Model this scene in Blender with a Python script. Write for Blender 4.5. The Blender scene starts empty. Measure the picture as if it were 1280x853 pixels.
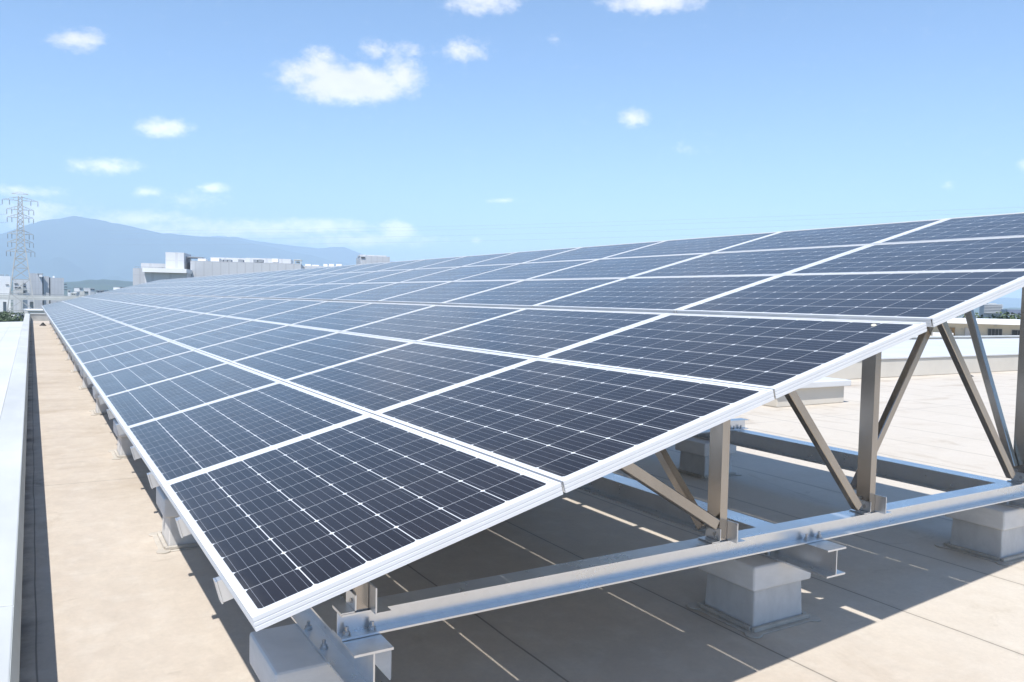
import bpy, bmesh, math, random
from mathutils import Vector, Matrix
import numpy as np

random.seed(7)
scene = bpy.context.scene
col = scene.collection
R = math.radians
TILT = R(14.92)
ROOF_Y_END = 52.0
TOWN_Z = -12.0

# ------------------------------------------------------------------ camera
FPX = 996.0                                    # focal length in pixels of a 1280 wide picture
CAM = np.array([-0.485, -2.08, 1.79])
yaw, pitch, roll = R(31.14), R(-2.94), R(1.2)
_cy, _sy, _cp, _sp = math.cos(yaw), math.sin(yaw), math.cos(pitch), math.sin(pitch)
FWD = np.array([_sy * _cp, _cy * _cp, _sp])
_r = np.array([_cy, -_sy, 0.0])
_u = np.cross(_r, FWD)
RGT = _r * math.cos(roll) + _u * math.sin(roll)
UPV = -_r * math.sin(roll) + _u * math.cos(roll)
cam_data = bpy.data.cameras.new("camera")
cam_data.sensor_width = 36.0
cam_data.lens = FPX / 1280 * 36
cam_data.clip_start = 0.05
cam_data.clip_end = 60000
cam = bpy.data.objects.new("camera", cam_data)
col.objects.link(cam)
M = Matrix.Identity(4)
for i in range(3):
    M[i][0], M[i][1], M[i][2], M[i][3] = RGT[i], UPV[i], -FWD[i], CAM[i]
cam.matrix_world = M
scene.camera = cam


def ray(x, y):
    """direction of a point of the photograph, used to survey where far things stand"""
    return FWD + RGT * (x - 640) / FPX - UPV * (y - 426.5) / FPX


def at(x, y, dist):
    d = ray(x, y)
    return CAM + d * dist / math.hypot(d[0], d[1])


# ------------------------------------------------------------------ colour management
scene.view_settings.view_transform = 'Standard'
scene.view_settings.look = 'None'
scene.view_settings.exposure = 0.72
scene.view_settings.gamma = 1.0
scene.view_settings.use_curve_mapping = False
scene.cycles.use_denoising = True
scene.cycles.max_bounces = 10
scene.cycles.diffuse_bounces = 8
scene.cycles.volume_bounces = 2
scene.cycles.sample_clamp_indirect = 6.0

# ------------------------------------------------------------------ sun and sky
SUN = Vector((-0.414, -0.38, 1.0)).normalized()
sun_data = bpy.data.lights.new("sun", 'SUN')
sun_data.energy = 4.0
sun_data.angle = R(0.53)
sun_data.color = (1.0, 0.975, 0.94)
sun = bpy.data.objects.new("sun", sun_data)
col.objects.link(sun)
sun.rotation_euler = SUN.to_track_quat('Z', 'Y').to_euler()

SKY_STRENGTH = 0.112
world = bpy.data.worlds.new("World")
scene.world = world
world.use_nodes = True
wn, wl = world.node_tree.nodes, world.node_tree.links
wn.clear()


def wnode(kind, **kw):
    n = wn.new(kind)
    for k, v in kw.items():
        setattr(n, k, v)
    return n


def wmath(op, a, b=None, c=None):
    n = wnode('ShaderNodeMath', operation=op)
    for i, v in enumerate((a, b, c)):
        if v is None:
            continue
        if isinstance(v, (int, float)):
            n.inputs[i].default_value = v
        else:
            wl.new(v, n.inputs[i])
    return n.outputs[0]


sky = wnode('ShaderNodeTexSky', sky_type='NISHITA')
sky.sun_disc = False
sky.sun_elevation = math.asin(SUN.z)
sky.sun_rotation = math.atan2(SUN.x, SUN.y) % (2 * math.pi)
sky.altitude = 60
sky.air_density = 1.0
sky.dust_density = 0.15
sky.ozone_density = 3.5
coord = wnode('ShaderNodeTexCoord')
DIR = coord.outputs['Generated']

# cumulus puffs: (x, y, half width, half height, density) surveyed as directions
CLOUDS = [(98, 50, 36, 17, .95), (205, 160, 44, 15, 1.0), (132, 208, 52, 13, .9), (185, 240, 22, 9, .85),
          (268, 235, 24, 9, .95), (372, 94, 42, 26, .9), (400, 86, 34, 32, 1.1), (442, 106, 92, 29, 1.6), (452, 97, 46, 20, 1.0), (420, 84, 24, 18, .7),
          (503, 96, 38, 34, 1.1), (468, 62, 26, 18, .7), (580, 63, 46, 20, .78), (505, 64, 34, 16, .66), (602, 0, 62, 24, .95),
          (815, 2, 78, 18, 1.1), (792, 148, 26, 16, .95), (693, 49, 12, 12, .55), (1280, 208, 12, 10, .7),
          (1185, 232, 12, 10, .48), (495, 291, 30, 20, 1.3), (300, 287, 210, 17, .95), (400, 284, 90, 16, 1.0), (345, 283, 60, 10, .9),
          (175, 274, 100, 14, .85), (20, 240, 60, 11, .8), (40, 268, 90, 28, .75), (595, 301, 12, 7, .75),
          (628, 251, 36, 5, .55), (240, 250, 60, 18, .44), (450, 301, 140, 15, .85), (860, 185, 40, 14, .35)]
field = None
for (px, py, hw, hh, s) in CLOUDS:
    d = ray(px, py)
    d = d / np.linalg.norm(d)
    a = ray(px + 10, py)
    a = a / np.linalg.norm(a)
    tr = a - d * a.dot(d)
    tr /= np.linalg.norm(tr)
    tu = np.cross(tr, d)
    loc = []
    for vec, half in ((tr, hw), (tu, hh)):
        n = wnode('ShaderNodeVectorMath', operation='DOT_PRODUCT')
        wl.new(DIR, n.inputs[0])
        n.inputs[1].default_value = tuple(vec * (FPX / half))
        loc.append(n.outputs['Value'])
    r2 = wmath('MULTIPLY_ADD', loc[1], loc[1], wmath('MULTIPLY', loc[0], loc[0]))
    front = wnode('ShaderNodeVectorMath', operation='DOT_PRODUCT')
    wl.new(DIR, front.inputs[0])
    front.inputs[1].default_value = tuple(d)
    m = wmath('MULTIPLY', wmath('MAXIMUM', wmath('SUBTRACT', 1.0, wmath('POWER', r2, 0.6)), 0.0), s)
    m = wmath('MULTIPLY', m, wmath('GREATER_THAN', front.outputs['Value'], 0.2))
    field = m if field is None else wmath('SMOOTH_MAX', field, m, 0.12)


def wnoise(scale, detail, rough, squash):
    mp = wnode('ShaderNodeMapping')
    mp.inputs['Scale'].default_value = (1, 1, squash)
    wl.new(DIR, mp.inputs['Vector'])
    n = wnode('ShaderNodeTexNoise')
    n.inputs['Scale'].default_value = scale
    n.inputs['Detail'].default_value = detail
    n.inputs['Roughness'].default_value = rough
    wl.new(mp.outputs[0], n.inputs['Vector'])
    return n.outputs['Fac']


n1 = wnoise(64, 9, 0.68, 1.6)
dens = wmath('ADD', field, wmath('MULTIPLY', wmath('SUBTRACT', n1, 0.5), 1.45))
gate = wnode('ShaderNodeMapRange', interpolation_type='SMOOTHSTEP')
gate.inputs[1].default_value, gate.inputs[2].default_value = 0.02, 0.2
wl.new(field, gate.inputs[0])
cl = wnode('ShaderNodeMapRange', interpolation_type='SMOOTHSTEP')
cl.inputs[1].default_value, cl.inputs[2].default_value = 0.12, 1.08
wl.new(dens, cl.inputs[0])
alpha = wmath('MULTIPLY', wmath('MULTIPLY', cl.outputs[0], gate.outputs[0]), 0.9)
# cloud brightness: a touch greyer in the thick lower folds
n2 = wnoise(40, 4, 0.5, 1.8)
shade = wnode('ShaderNodeMix', data_type='RGBA')
CLOUD_LIT = 7.8
shade.inputs[6].default_value = (CLOUD_LIT, CLOUD_LIT * .95, CLOUD_LIT * .92, 1)
shade.inputs[7].default_value = (CLOUD_LIT * .78, CLOUD_LIT * .76, CLOUD_LIT * .77, 1)
wl.new(n2, shade.inputs[0])
tint = wnode('ShaderNodeMix', data_type='RGBA', blend_type='MULTIPLY')
tint.inputs[0].default_value = 1.0
tint.inputs[7].default_value = (.92, 1.0, 1.06, 1)
wl.new(sky.outputs[0], tint.inputs[6])
mixc = wnode('ShaderNodeMix', data_type='RGBA')
wl.new(alpha, mixc.inputs[0])
wl.new(tint.outputs[2], mixc.inputs[6])
# low clouds are painted brighter so they show through the haze
sepd = wnode('ShaderNodeSeparateXYZ')
wl.new(DIR, sepd.inputs[0])
gain = wnode('ShaderNodeMapRange')
for i_, v_ in enumerate((.04, .24, 2.0, 1.0)):
    gain.inputs[i_ + 1].default_value = v_
wl.new(sepd.outputs[2], gain.inputs[0])
lit = wnode('ShaderNodeVectorMath', operation='SCALE')
wl.new(shade.outputs[2], lit.inputs[0])
wl.new(gain.outputs[0], lit.inputs['Scale'])
wl.new(lit.outputs[0], mixc.inputs[7])
bg = wnode('ShaderNodeBackground')
bg.inputs['Strength'].default_value = SKY_STRENGTH
wl.new(mixc.outputs[2], bg.inputs['Color'])
wo = wnode('ShaderNodeOutputWorld')
wl.new(bg.outputs[0], wo.inputs[0])


# ------------------------------------------------------------------ material helpers
class Mat:
    def __init__(self, name):
        self.m = bpy.data.materials.new(name)
        self.m.use_nodes = True
        self.n, self.l = self.m.node_tree.nodes, self.m.node_tree.links
        self.b = self.n['Principled BSDF']
        self.tc = self.n.new('ShaderNodeTexCoord')

    def set(self, **kw):
        for k, v in kw.items():
            k = {'rough': 'Roughness', 'metal': 'Metallic', 'base': 'Base Color', 'ior': 'IOR',
                 'spec': 'Specular IOR Level'}[k]
            if isinstance(v, tuple):
                self.b.inputs[k].default_value = v + (1,)
            elif isinstance(v, (int, float)):
                self.b.inputs[k].default_value = v
            else:
                self.l.new(v, self.b.inputs[k])
        return self

    def math(self, op, a, b=None, c=None):
        n = self.n.new('ShaderNodeMath')
        n.operation = op
        for i, v in enumerate((a, b, c)):
            if v is None:
                continue
            if isinstance(v, (int, float)):
                n.inputs[i].default_value = v
            else:
                self.l.new(v, n.inputs[i])
        return n.outputs[0]

    def noise(self, scale, detail=4, rough=.55, stretch=(1, 1, 1), dist=0.0):
        mp = self.n.new('ShaderNodeMapping')
        mp.inputs['Scale'].default_value = stretch
        self.l.new(self.tc.outputs['Object'], mp.inputs['Vector'])
        n = self.n.new('ShaderNodeTexNoise')
        n.inputs['Scale'].default_value = scale
        n.inputs['Detail'].default_value = detail
        n.inputs['Roughness'].default_value = rough
        n.inputs['Distortion'].default_value = dist
        self.l.new(mp.outputs[0], n.inputs['Vector'])
        return n.outputs['Fac']

    def range(self, v, a, b, c=0.0, d=1.0, smooth=False):
        n = self.n.new('ShaderNodeMapRange')
        if smooth:
            n.interpolation_type = 'SMOOTHSTEP'
        for i, x in enumerate((a, b, c, d)):
            n.inputs[i + 1].default_value = x
        self.l.new(v, n.inputs[0])
        return n.outputs[0]

    def mix(self, f, a, b, mode='MIX'):
        n = self.n.new('ShaderNodeMix')
        n.data_type = 'RGBA'
        n.blend_type = mode
        for i, v in ((0, f), (6, a), (7, b)):
            if isinstance(v, tuple):
                n.inputs[i].default_value = v + (1,)
            elif isinstance(v, (int, float)):
                n.inputs[i].default_value = v
            else:
                self.l.new(v, n.inputs[i])
        return n.outputs[2]

    def xyz(self, src='Object'):
        s = self.n.new('ShaderNodeSeparateXYZ')
        self.l.new(self.tc.outputs[src], s.inputs[0])
        return s.outputs

    def bump(self, h, strength=.2, dist=.01):
        n = self.n.new('ShaderNodeBump')
        n.inputs['Strength'].default_value = strength
        n.inputs['Distance'].default_value = dist
        self.l.new(h, n.inputs['Height'])
        self.l.new(n.outputs[0], self.b.inputs['Normal'])
        return self


def simple(name, base, rough=.6, metal=0.0, var=.12, scale=3.0, stretch=(1, 1, 1), bump=0.0):
    m = Mat(name)
    n = m.noise(scale, 5, .6, stretch)
    dark = tuple(c * (1 - var) for c in base)
    lite = tuple(min(1, c * (1 + var * .6)) for c in base)
    m.set(base=m.mix(m.range(n, .3, .7), dark, lite), rough=rough, metal=metal)
    if bump:
        m.bump(m.noise(scale * 8, 4), bump, .004)
    return m.m


# roof membrane: cream coating laid in strips along y, stained and scuffed
def roof_material():
    m = Mat('roof_coating')
    x, y, z = m.xyz()
    big = m.noise(.35, 5, .6)
    mid = m.noise(2.2, 6, .62, (1.6, .9, 1), .4)
    fine = m.noise(38, 5, .7)
    blot = m.noise(8.5, 6, .68, (1.3, .8, 1), .5)
    c = m.mix(m.range(big, .3, .72), (.49, .41, .325), (.615, .535, .445))
    c = m.mix(m.math('MULTIPLY', m.range(mid, .42, .78), .45), c, (.64, .565, .46))
    c = m.mix(m.range(blot, .34, .7, 0, .42), c, (.42, .365, .30))
    c = m.mix(m.range(m.noise(5.2, 5, .6), .5, .8, 0, .5), c, (.66, .605, .525))
    c = m.mix(m.range(m.math('ADD', x, m.range(big, .3, .7, -2, 2)), 2.0, 6.0, 0, .55), c, (.615, .565, .485))
    # greenish-brown water stains with their own outlines
    st = m.range(m.noise(.8, 7, .68, (1.2, .55, 1), 1.1), .565, .72, 0, 1, True)
    c = m.mix(m.math('MULTIPLY', st, .5), c, (.33, .255, .17))
    st2 = m.range(m.noise(2.9, 8, .7, (.45, 1.5, 1), .8), .60, .72, 0, 1, True)
    c = m.mix(m.math('MULTIPLY', st2, .38), c, (.29, .245, .19))
    st3 = m.range(m.noise(.9, 6, .66, (.55, 1.5, 1), .6), .52, .72, 0, 1, True)
    st3 = m.math('MULTIPLY', st3, m.range(y, 4.0, 9.0, .25, 1))
    c = m.mix(m.math('MULTIPLY', st3, .62), c, (.36, .275, .19))
    c = m.mix(m.range(fine, .3, .75, 0, .24), c, (.34, .30, .25))
    # darker band and blotches along the foot of the low parapet
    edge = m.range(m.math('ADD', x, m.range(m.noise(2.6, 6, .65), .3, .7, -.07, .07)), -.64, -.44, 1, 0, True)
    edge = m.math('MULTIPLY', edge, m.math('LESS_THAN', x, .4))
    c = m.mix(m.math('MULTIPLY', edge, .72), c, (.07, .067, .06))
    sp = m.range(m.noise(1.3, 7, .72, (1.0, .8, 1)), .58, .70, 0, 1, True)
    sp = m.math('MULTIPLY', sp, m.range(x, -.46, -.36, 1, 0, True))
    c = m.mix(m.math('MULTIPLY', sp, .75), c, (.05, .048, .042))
    # lap seams between the strips
    wob = m.range(m.noise(1.1, 2, .5), 0, 1, -.012, .012)
    t = m.math('FRACT', m.math('DIVIDE', m.math('ADD', m.math('ADD', x, wob), 60 * 1.13 - .535), 1.13))
    dist = m.math('MULTIPLY', m.math('MINIMUM', t, m.math('SUBTRACT', 1.0, t)), 1.13)
    seam = m.range(dist, .003, .0085, 1, 0)
    soft = m.range(dist, .01, .05, 1, 0, True)
    t2 = m.math('FRACT', m.math('DIVIDE', m.math('ADD', y, 100.0 - 2.9), 9.4))
    d2 = m.math('MULTIPLY', m.math('MINIMUM', t2, m.math('SUBTRACT', 1.0, t2)), 9.4)
    seam = m.math('MAXIMUM', seam, m.range(d2, .003, .009, .8, 0))
    d3 = m.math('ABSOLUTE', m.math('ADD', m.math('ADD', x, wob), .478))
    seam = m.math('MAXIMUM', seam, m.range(d3, .002, .006, 1, 0))
    c = m.mix(m.math('MULTIPLY', soft, .12), c, (.30, .26, .2))
    c = m.mix(m.math('MULTIPLY', seam, .62), c, (.10, .088, .075))
    m.set(base=c, rough=m.range(mid, .3, .8, .62, .82), spec=.3)
    h = m.math('ADD', m.math('MULTIPLY', fine, .5), m.math('SUBTRACT', mid, m.math('MULTIPLY', seam, 1.5)))
    return m.bump(h, .22, .006).m


# solar cells: 6 x 10 mono cells, white gaps, bevelled corners and silver busbars
PW, PL = 1.0, 1.6645
CP = 0.1585


def cell_material():
    m = Mat('solar_cells')
    x, y, z = m.xyz()
    mx, my = (PW - 6 * CP) / 2, (PL - 10 * CP) / 2
    u = m.math('DIVIDE', m.math('SUBTRACT', x, mx), CP)
    v = m.math('DIVIDE', m.math('SUBTRACT', y, my), CP)
    fu, fv = m.math('FRACT', u), m.math('FRACT', v)
    du = m.math('MULTIPLY', m.math('MINIMUM', fu, m.math('SUBTRACT', 1.0, fu)), CP)
    dv = m.math('MULTIPLY', m.math('MINIMUM', fv, m.math('SUBTRACT', 1.0, fv)), CP)
    gap = m.math('MAXIMUM', m.math('LESS_THAN', du, .0016), m.math('LESS_THAN', dv, .0008))
    gap = m.math('MAXIMUM', gap, m.math('LESS_THAN', m.math('ADD', du, dv), .0105))
    out = m.math('MAXIMUM', m.math('GREATER_THAN', m.math('ABSOLUTE', m.math('SUBTRACT', u, 3.0)), 3.0),
                 m.math('GREATER_THAN', m.math('ABSOLUTE', m.math('SUBTRACT', v, 5.0)), 5.0))
    white = m.math('MAXIMUM', gap, out)
    b5 = m.math('FRACT', m.math('MULTIPLY', fu, 5.0))
    bus = m.math('LESS_THAN', m.math('ABSOLUTE', m.math('SUBTRACT', b5, .5)), .0145)
    # every cell has its own slightly different blue
    comb = m.n.new('ShaderNodeCombineXYZ')
    m.l.new(m.math('FLOOR', u), comb.inputs[0])
    m.l.new(m.math('FLOOR', v), comb.inputs[1])
    oi = m.n.new('ShaderNodeObjectInfo')
    m.l.new(m.math('MULTIPLY', oi.outputs['Random'], 91.0), comb.inputs[2])
    wn_ = m.n.new('ShaderNodeTexWhiteNoise')
    m.l.new(comb.outputs[0], wn_.inputs['Vector'])
    c = m.mix(wn_.outputs['Value'], (.0130, .0088, .0082), (.0180, .0130, .0130))
    c = m.mix(m.math('MULTIPLY', bus, .8), c, (.30, .31, .33))
    c = m.mix(white, c, (.64, .64, .63))
    dust = m.range(m.noise(1.4, 6, .6), .35, .8, .0, .016)
    edge = m.math('MULTIPLY', m.range(x, .012, .07, 1, 0, True), m.range(m.noise(7, 5, .6, (.4, 1, 1)), .35, .7, 0, .10))
    c = m.mix(m.math('ADD', dust, edge), c, (.55, .5, .43))
    m.set(base=c, rough=m.range(m.noise(3, 4), .3, .7, .16, .22), ior=1.5)
    m.b.inputs['Specular IOR Level'].default_value = .25
    m.b.inputs['Specular Tint'].default_value = (1, .80, .66, 1)   # anti-reflection coating
    m.b.inputs['Sheen Weight'].default_value = .6     # dust film, raised to paint in a pale grazing reflection
    m.b.inputs['Sheen Roughness'].default_value = .15
    m.b.inputs['Sheen Tint'].default_value = (1, .98, .94, 1)
    return m.m


def galv_material(name, base, rough=.32):
    m = Mat(name)
    vo = m.n.new('ShaderNodeTexVoronoi')
    vo.inputs['Scale'].default_value = 34
    m.l.new(m.tc.outputs['Object'], vo.inputs['Vector'])
    sp = m.n.new('ShaderNodeSeparateColor')
    m.l.new(vo.outputs['Color'], sp.inputs[0])
    n = m.noise(4, 5, .6)
    c = m.mix(m.range(sp.outputs[0], 0, 1, .1, .9), tuple(b * .95 for b in base), base)
    c = m.mix(m.range(n, .4, .75, 0, .3), c, tuple(min(1, b * 1.1) for b in base))
    dirt = m.range(m.noise(2.3, 6, .65), .60, .78, 0, .22, True)
    c = m.mix(dirt, c, (.48, .44, .39))
    m.set(base=c, metal=.85, rough=m.range(m.math('ADD', n, m.math('MULTIPLY', sp.outputs[1], .12)), .3, .8, rough, rough + .10))
    return m.m


def plated_material():
    m = Mat('zinc_plated_steel')
    n = m.noise(3.5, 5, .6, (1, 1, .35))
    c = m.mix(m.range(n, .35, .7), (.36, .33, .295), (.44, .405, .365))
    m.set(base=c, metal=.95, rough=m.range(m.noise(9, 4, .6, (1, 1, .3)), .3, .75, .17, .27))
    return m.bump(m.noise(5, 2, .5, (1, 1, .2)), .03, .002).m


MT = {
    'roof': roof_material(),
    'cells': cell_material(),
    'frame': simple('white_anodised_frame', (.70, .695, .685), .36, 0.0, .04, 4),
    'galv': galv_material('galvanized_steel', (.75, .765, .78), .25),
    'plated': plated_material(),
    'bolt': simple('bolt_steel', (.55, .55, .55), .35, 1.0, .1, 30),
    'block': simple('grey_coated_plinth', (.74, .72, .69), .7, 0, .10, 5, (1, 1, 2.2), .15),
    'body': simple('grey_coated_body', (.60, .585, .56), .75, 0, .11, 9, (1.3, 1.3, .8), .25),
    'apron': simple('grey_flashing', (.50, .455, .39), .75, 0, .2, 7, bump=.2),
    'parapet': simple('parapet_plaster', (.42, .42, .40), .8, 0, .25, 2, (1, .4, 2), .2),
    'coping': simple('white_coping', (.56, .565, .54), .55, 0, .16, 1.6, (1, .3, 1)),
    'copinglip': simple('coping_lip', (.52, .54, .50), .6, 0, .15, 2),
    'whiteroof': simple('white_metal_roof', (.60, .60, .59), .5, 0, .10, .6),
    'beige': simple('beige_render', (.60, .555, .48), .8, 0, .12, .7, bump=.1),
    'backsheet': simple('white_backsheet', (.58, .58, .57), .6, 0, .04, 3),
    'rubber': simple('black_rubber', (.03, .03, .03), .7, 0, .2, 9),
}


# ------------------------------------------------------------------ mesh helpers
class MB:
    """collects boxes, bars and tubes and links them as ONE mesh object"""

    def __init__(self):
        self.bm = bmesh.new()
        self.mats = []
        self.cur = 0

    def use(self, mat):
        if mat not in self.mats:
            self.mats.append(mat)
        self.cur = self.mats.index(mat)
        return self

    def _face(self, vs):
        f = self.bm.faces.new(vs)
        f.material_index = self.cur
        return f

    def hexa(self, p):
        v = [self.bm.verts.new(q) for q in p]
        for f in ((0, 3, 2, 1), (4, 5, 6, 7), (0, 1, 5, 4), (1, 2, 6, 5), (2, 3, 7, 6), (3, 0, 4, 7)):
            self._face([v[i] for i in f])
        return self

    def box(self, x0, x1, y0, y1, z0, z1):
        return self.hexa([(x0, y0, z0), (x1, y0, z0), (x1, y1, z0), (x0, y1, z0),
                          (x0, y0, z1), (x1, y0, z1), (x1, y1, z1), (x0, y1, z1)])

    def obox(self, o, ex, ey, x0, x1, y0, y1, z0, z1):
        o, ex, ey = Vector(o), Vector(ex), Vector(ey)
        ez = Vector((0, 0, 1))
        P = lambda a, b, c: o + ex * a + ey * b + ez * c
        return self.hexa([P(x0, y0, z0), P(x1, y0, z0), P(x1, y1, z0), P(x0, y1, z0),
                          P(x0, y0, z1), P(x1, y0, z1), P(x1, y1, z1), P(x0, y1, z1)])

    def bar(self, p, q, w, h, side=None):
        p, q = Vector(p), Vector(q)
        d = (q - p).normalized()
        s = Vector(side) if side else Vector((0, 0, 1)).cross(d)
        if s.length < 1e-4:
            s = Vector((1, 0, 0))
        s = (s - d * s.dot(d)).normalized()
        t = d.cross(s)
        s, t = s * w / 2, t * h / 2
        return self.hexa([p - s - t, p + s - t, p + s + t, p - s + t, q - s - t, q + s - t, q + s + t, q - s + t])

    def tube(self, p, q, r, n=8, r2=None):
        p, q = Vector(p), Vector(q)
        r2 = r if r2 is None else r2
        d = (q - p).normalized()
        s = d.orthogonal().normalized()
        t = d.cross(s)
        a, b = [], []
        for i in range(n):
            k = 2 * math.pi * i / n
            w = s * math.cos(k) + t * math.sin(k)
            a.append(self.bm.verts.new(p + w * r))
            b.append(self.bm.verts.new(q + w * r2))
        for i in range(n):
            j = (i + 1) % n
            self._face([a[i], a[j], b[j], b[i]])
        self._face(a[::-1])
        self._face(b)
        return self

    def build(self, name, mat=None, parent=None, bevel=0.0, seg=2, loc=None):
        bm = self.bm
        bmesh.ops.recalc_face_normals(bm, faces=bm.faces)
        if bevel:
            bmesh.ops.bevel(bm, geom=list(bm.edges), offset=bevel, segments=seg, profile=.6, affect='EDGES')
        me = bpy.data.meshes.new(name)
        if loc is not None:
            bmesh.ops.translate(bm, verts=bm.verts, vec=-Vector(loc))
        bm.to_mesh(me)
        bm.free()
        for mm in ([mat] if mat is not None else self.mats):
            me.materials.append(mm)
        o = bpy.data.objects.new(name, me)
        col.objects.link(o)
        if parent is not None:
            o.parent = parent
        if loc is not None:
            o.location = loc
        return o


def tag(o, label=None, cat=None, group=None, kind=None):
    for k, v in (('label', label), ('category', cat), ('group', group), ('kind', kind)):
        if v:
            o[k] = v
    return o


def thing(name, label, cat, loc=(0, 0, 0), group=None):
    o = bpy.data.objects.new(name, None)
    o.empty_display_size = .2
    col.objects.link(o)
    o.location = loc
    return tag(o, label, cat, group)


def copy_tree(o, parent=None):
    c = o.copy()
    col.objects.link(c)
    if parent is not None:
        c.parent = parent
    for ch in list(o.children):
        copy_tree(ch, c)
    return c


ONES = ['', 'first', 'second', 'third', 'fourth', 'fifth', 'sixth', 'seventh', 'eighth', 'ninth', 'tenth', 'eleventh',
        'twelfth', 'thirteenth', 'fourteenth', 'fifteenth', 'sixteenth', 'seventeenth', 'eighteenth', 'nineteenth', 'twentieth']
TENS = {2: 'twenty', 3: 'thirty', 4: 'forty', 5: 'fifty', 6: 'sixty'}


def ordinal(n):
    if n <= 20:
        return ONES[n]
    if n % 10 == 0:
        return TENS[n // 10][:-1] + 'ieth'
    return TENS[n // 10] + '-' + ONES[n % 10]


def from_near(n):
    return 'nearest the camera' if n == 1 else '%s from the near end' % ordinal(n)


# ------------------------------------------------------------------ town ground, hills, mountains, haze
def ground_material():
    m = Mat('town_ground')
    a = m.noise(.02, 8, .65)
    b = m.noise(.004, 6, .6)
    c = m.mix(m.range(a, .4, .6), (.11, .12, .085), (.24, .235, .22))
    c = m.mix(m.range(b, .45, .62), c, (.06, .085, .04))
    return m.set(base=c, rough=.9).m


g = MB()
vs = []
N = 96
rings = [0.0, 300, 900, 2500, 6000, 13000]
prev = None
for rad in rings:
    if rad == 0:
        cur = [g.bm.verts.new((0, 0, TOWN_Z))]
    else:
        cur = [g.bm.verts.new((rad * math.cos(2 * math.pi * i / N), rad * math.sin(2 * math.pi * i / N), TOWN_Z)) for i in range(N)]
        if len(prev) == 1:
            for i in range(N):
                g._face([prev[0], cur[i], cur[(i + 1) % N]])
        else:
            for i in range(N):
                g._face([prev[i], cur[i], cur[(i + 1) % N], prev[(i + 1) % N]])
    prev = cur
tag(g.build('ground', ground_material()), kind='structure')

forest = simple('forested_slopes', (.045, .07, .035), .95, 0, .35, .004)


def ridge(name, profile, dist, depth, mat, seedv, rough, base_z=TOWN_Z, step=8, nd=22):
    """a range of hills: crest heights surveyed along the skyline, slopes falling to both sides with spurs"""
    from mathutils import noise as mn
    xs = [p[0] for p in profile]
    ys = [p[1] for p in profile]
    cols_ = []
    bm = bmesh.new()
    xx = np.arange(xs[0], xs[-1] + .1, step)
    for px in xx:
        py = float(np.interp(px, xs, ys))
        crest = at(px, py + .9 * mn.fractal(Vector((px * .06, seedv * 7.3, 0)), .8, 2.0, 5), dist)
        d = ray(px, py)
        h = np.array([d[0], d[1], 0]) / math.hypot(d[0], d[1])
        H = max(1.0, crest[2] - base_z)
        row = []
        for j in range(nd + 1):
            t = j / nd * 2 - 1
            k = (1 - abs(t)) ** 1.15
            q = crest + h * (t * depth)
            nz = mn.fractal(Vector((q[0], q[1], seedv * 1000)) / (depth * .33), .9, 2.1, 5)
            z = base_z - 2 + (H + 2) * k + nz * rough * H * (1 - k) * min(1, k * 5)
            row.append(bm.verts.new((q[0], q[1], z)))
        cols_.append(row)
    for i in range(len(cols_) - 1):
        for j in range(nd):
            f = bm.faces.new([cols_[i][j], cols_[i + 1][j], cols_[i + 1][j + 1], cols_[i][j + 1]])
            f.smooth = True
    me = bpy.data.meshes.new(name)
    bm.to_mesh(me)
    bm.free()
    me.materials.append(mat)
    o = bpy.data.objects.new(name, me)
    col.objects.link(o)
    return tag(o, kind='structure')


ridge('mountain', [(-420, 330), (-200, 322), (-60, 308), (0, 293), (28, 283), (52, 276), (75, 273), (95, 270), (112, 273.5), (132, 277),
                   (155, 281), (180, 287), (205, 292), (235, 294.5), (270, 297), (300, 301), (340, 309), (400, 322), (480, 340), (560, 352)],
      9000, 2600, forest, 1, .55)
ridge('mountain_range', [(150, 330), (215, 306), (250, 298), (275, 295), (300, 297), (322, 302), (345, 305), (372, 308), (395, 311),
                         (415, 308.5), (432, 310), (452, 318), (480, 325), (530, 333), (640, 344), (800, 352), (1000, 362), (1250, 372), (1500, 380)],
      10500, 1800, forest, 2, .5)
ridge('hills', [(-200, 358), (-60, 352), (20, 353), (60, 354), (95, 352), (112, 350), (130, 349.5), (150, 351), (175, 353), (230, 356), (340, 358), (520, 362)],
      3200, 700, forest, 3, .5, step=4)
ridge('hills', [(1000, 374), (1090, 378), (1160, 380), (1200, 383), (1240, 385.5), (1290, 384), (1350, 382), (1500, 384)],
      4200, 700, forest, 4, .5, step=4)

hz = MB().box(-13500, 13500, -13500, 13500, TOWN_Z - 1.0, 790.0)
hm = bpy.data.materials.new('haze_air')
hm.use_nodes = True
hn, hl = hm.node_tree.nodes, hm.node_tree.links
hn.clear()
pv = hn.new('ShaderNodeVolumePrincipled')
pv.inputs['Color'].default_value = (.605, .775, .97, 1)
pv.inputs['Density'].default_value = 1.8e-4
pv.inputs['Anisotropy'].default_value = -.25
ho = hn.new('ShaderNodeOutputMaterial')
hl.new(pv.outputs[0], ho.inputs['Volume'])
haze = tag(hz.build('haze', hm), kind='stuff')

# ------------------------------------------------------------------ our roof
RX0, RX1 = -0.60, 62.0
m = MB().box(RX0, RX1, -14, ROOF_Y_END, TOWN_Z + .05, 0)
tag(m.build('roof_floor', MT['roof']), kind='structure')

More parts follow.
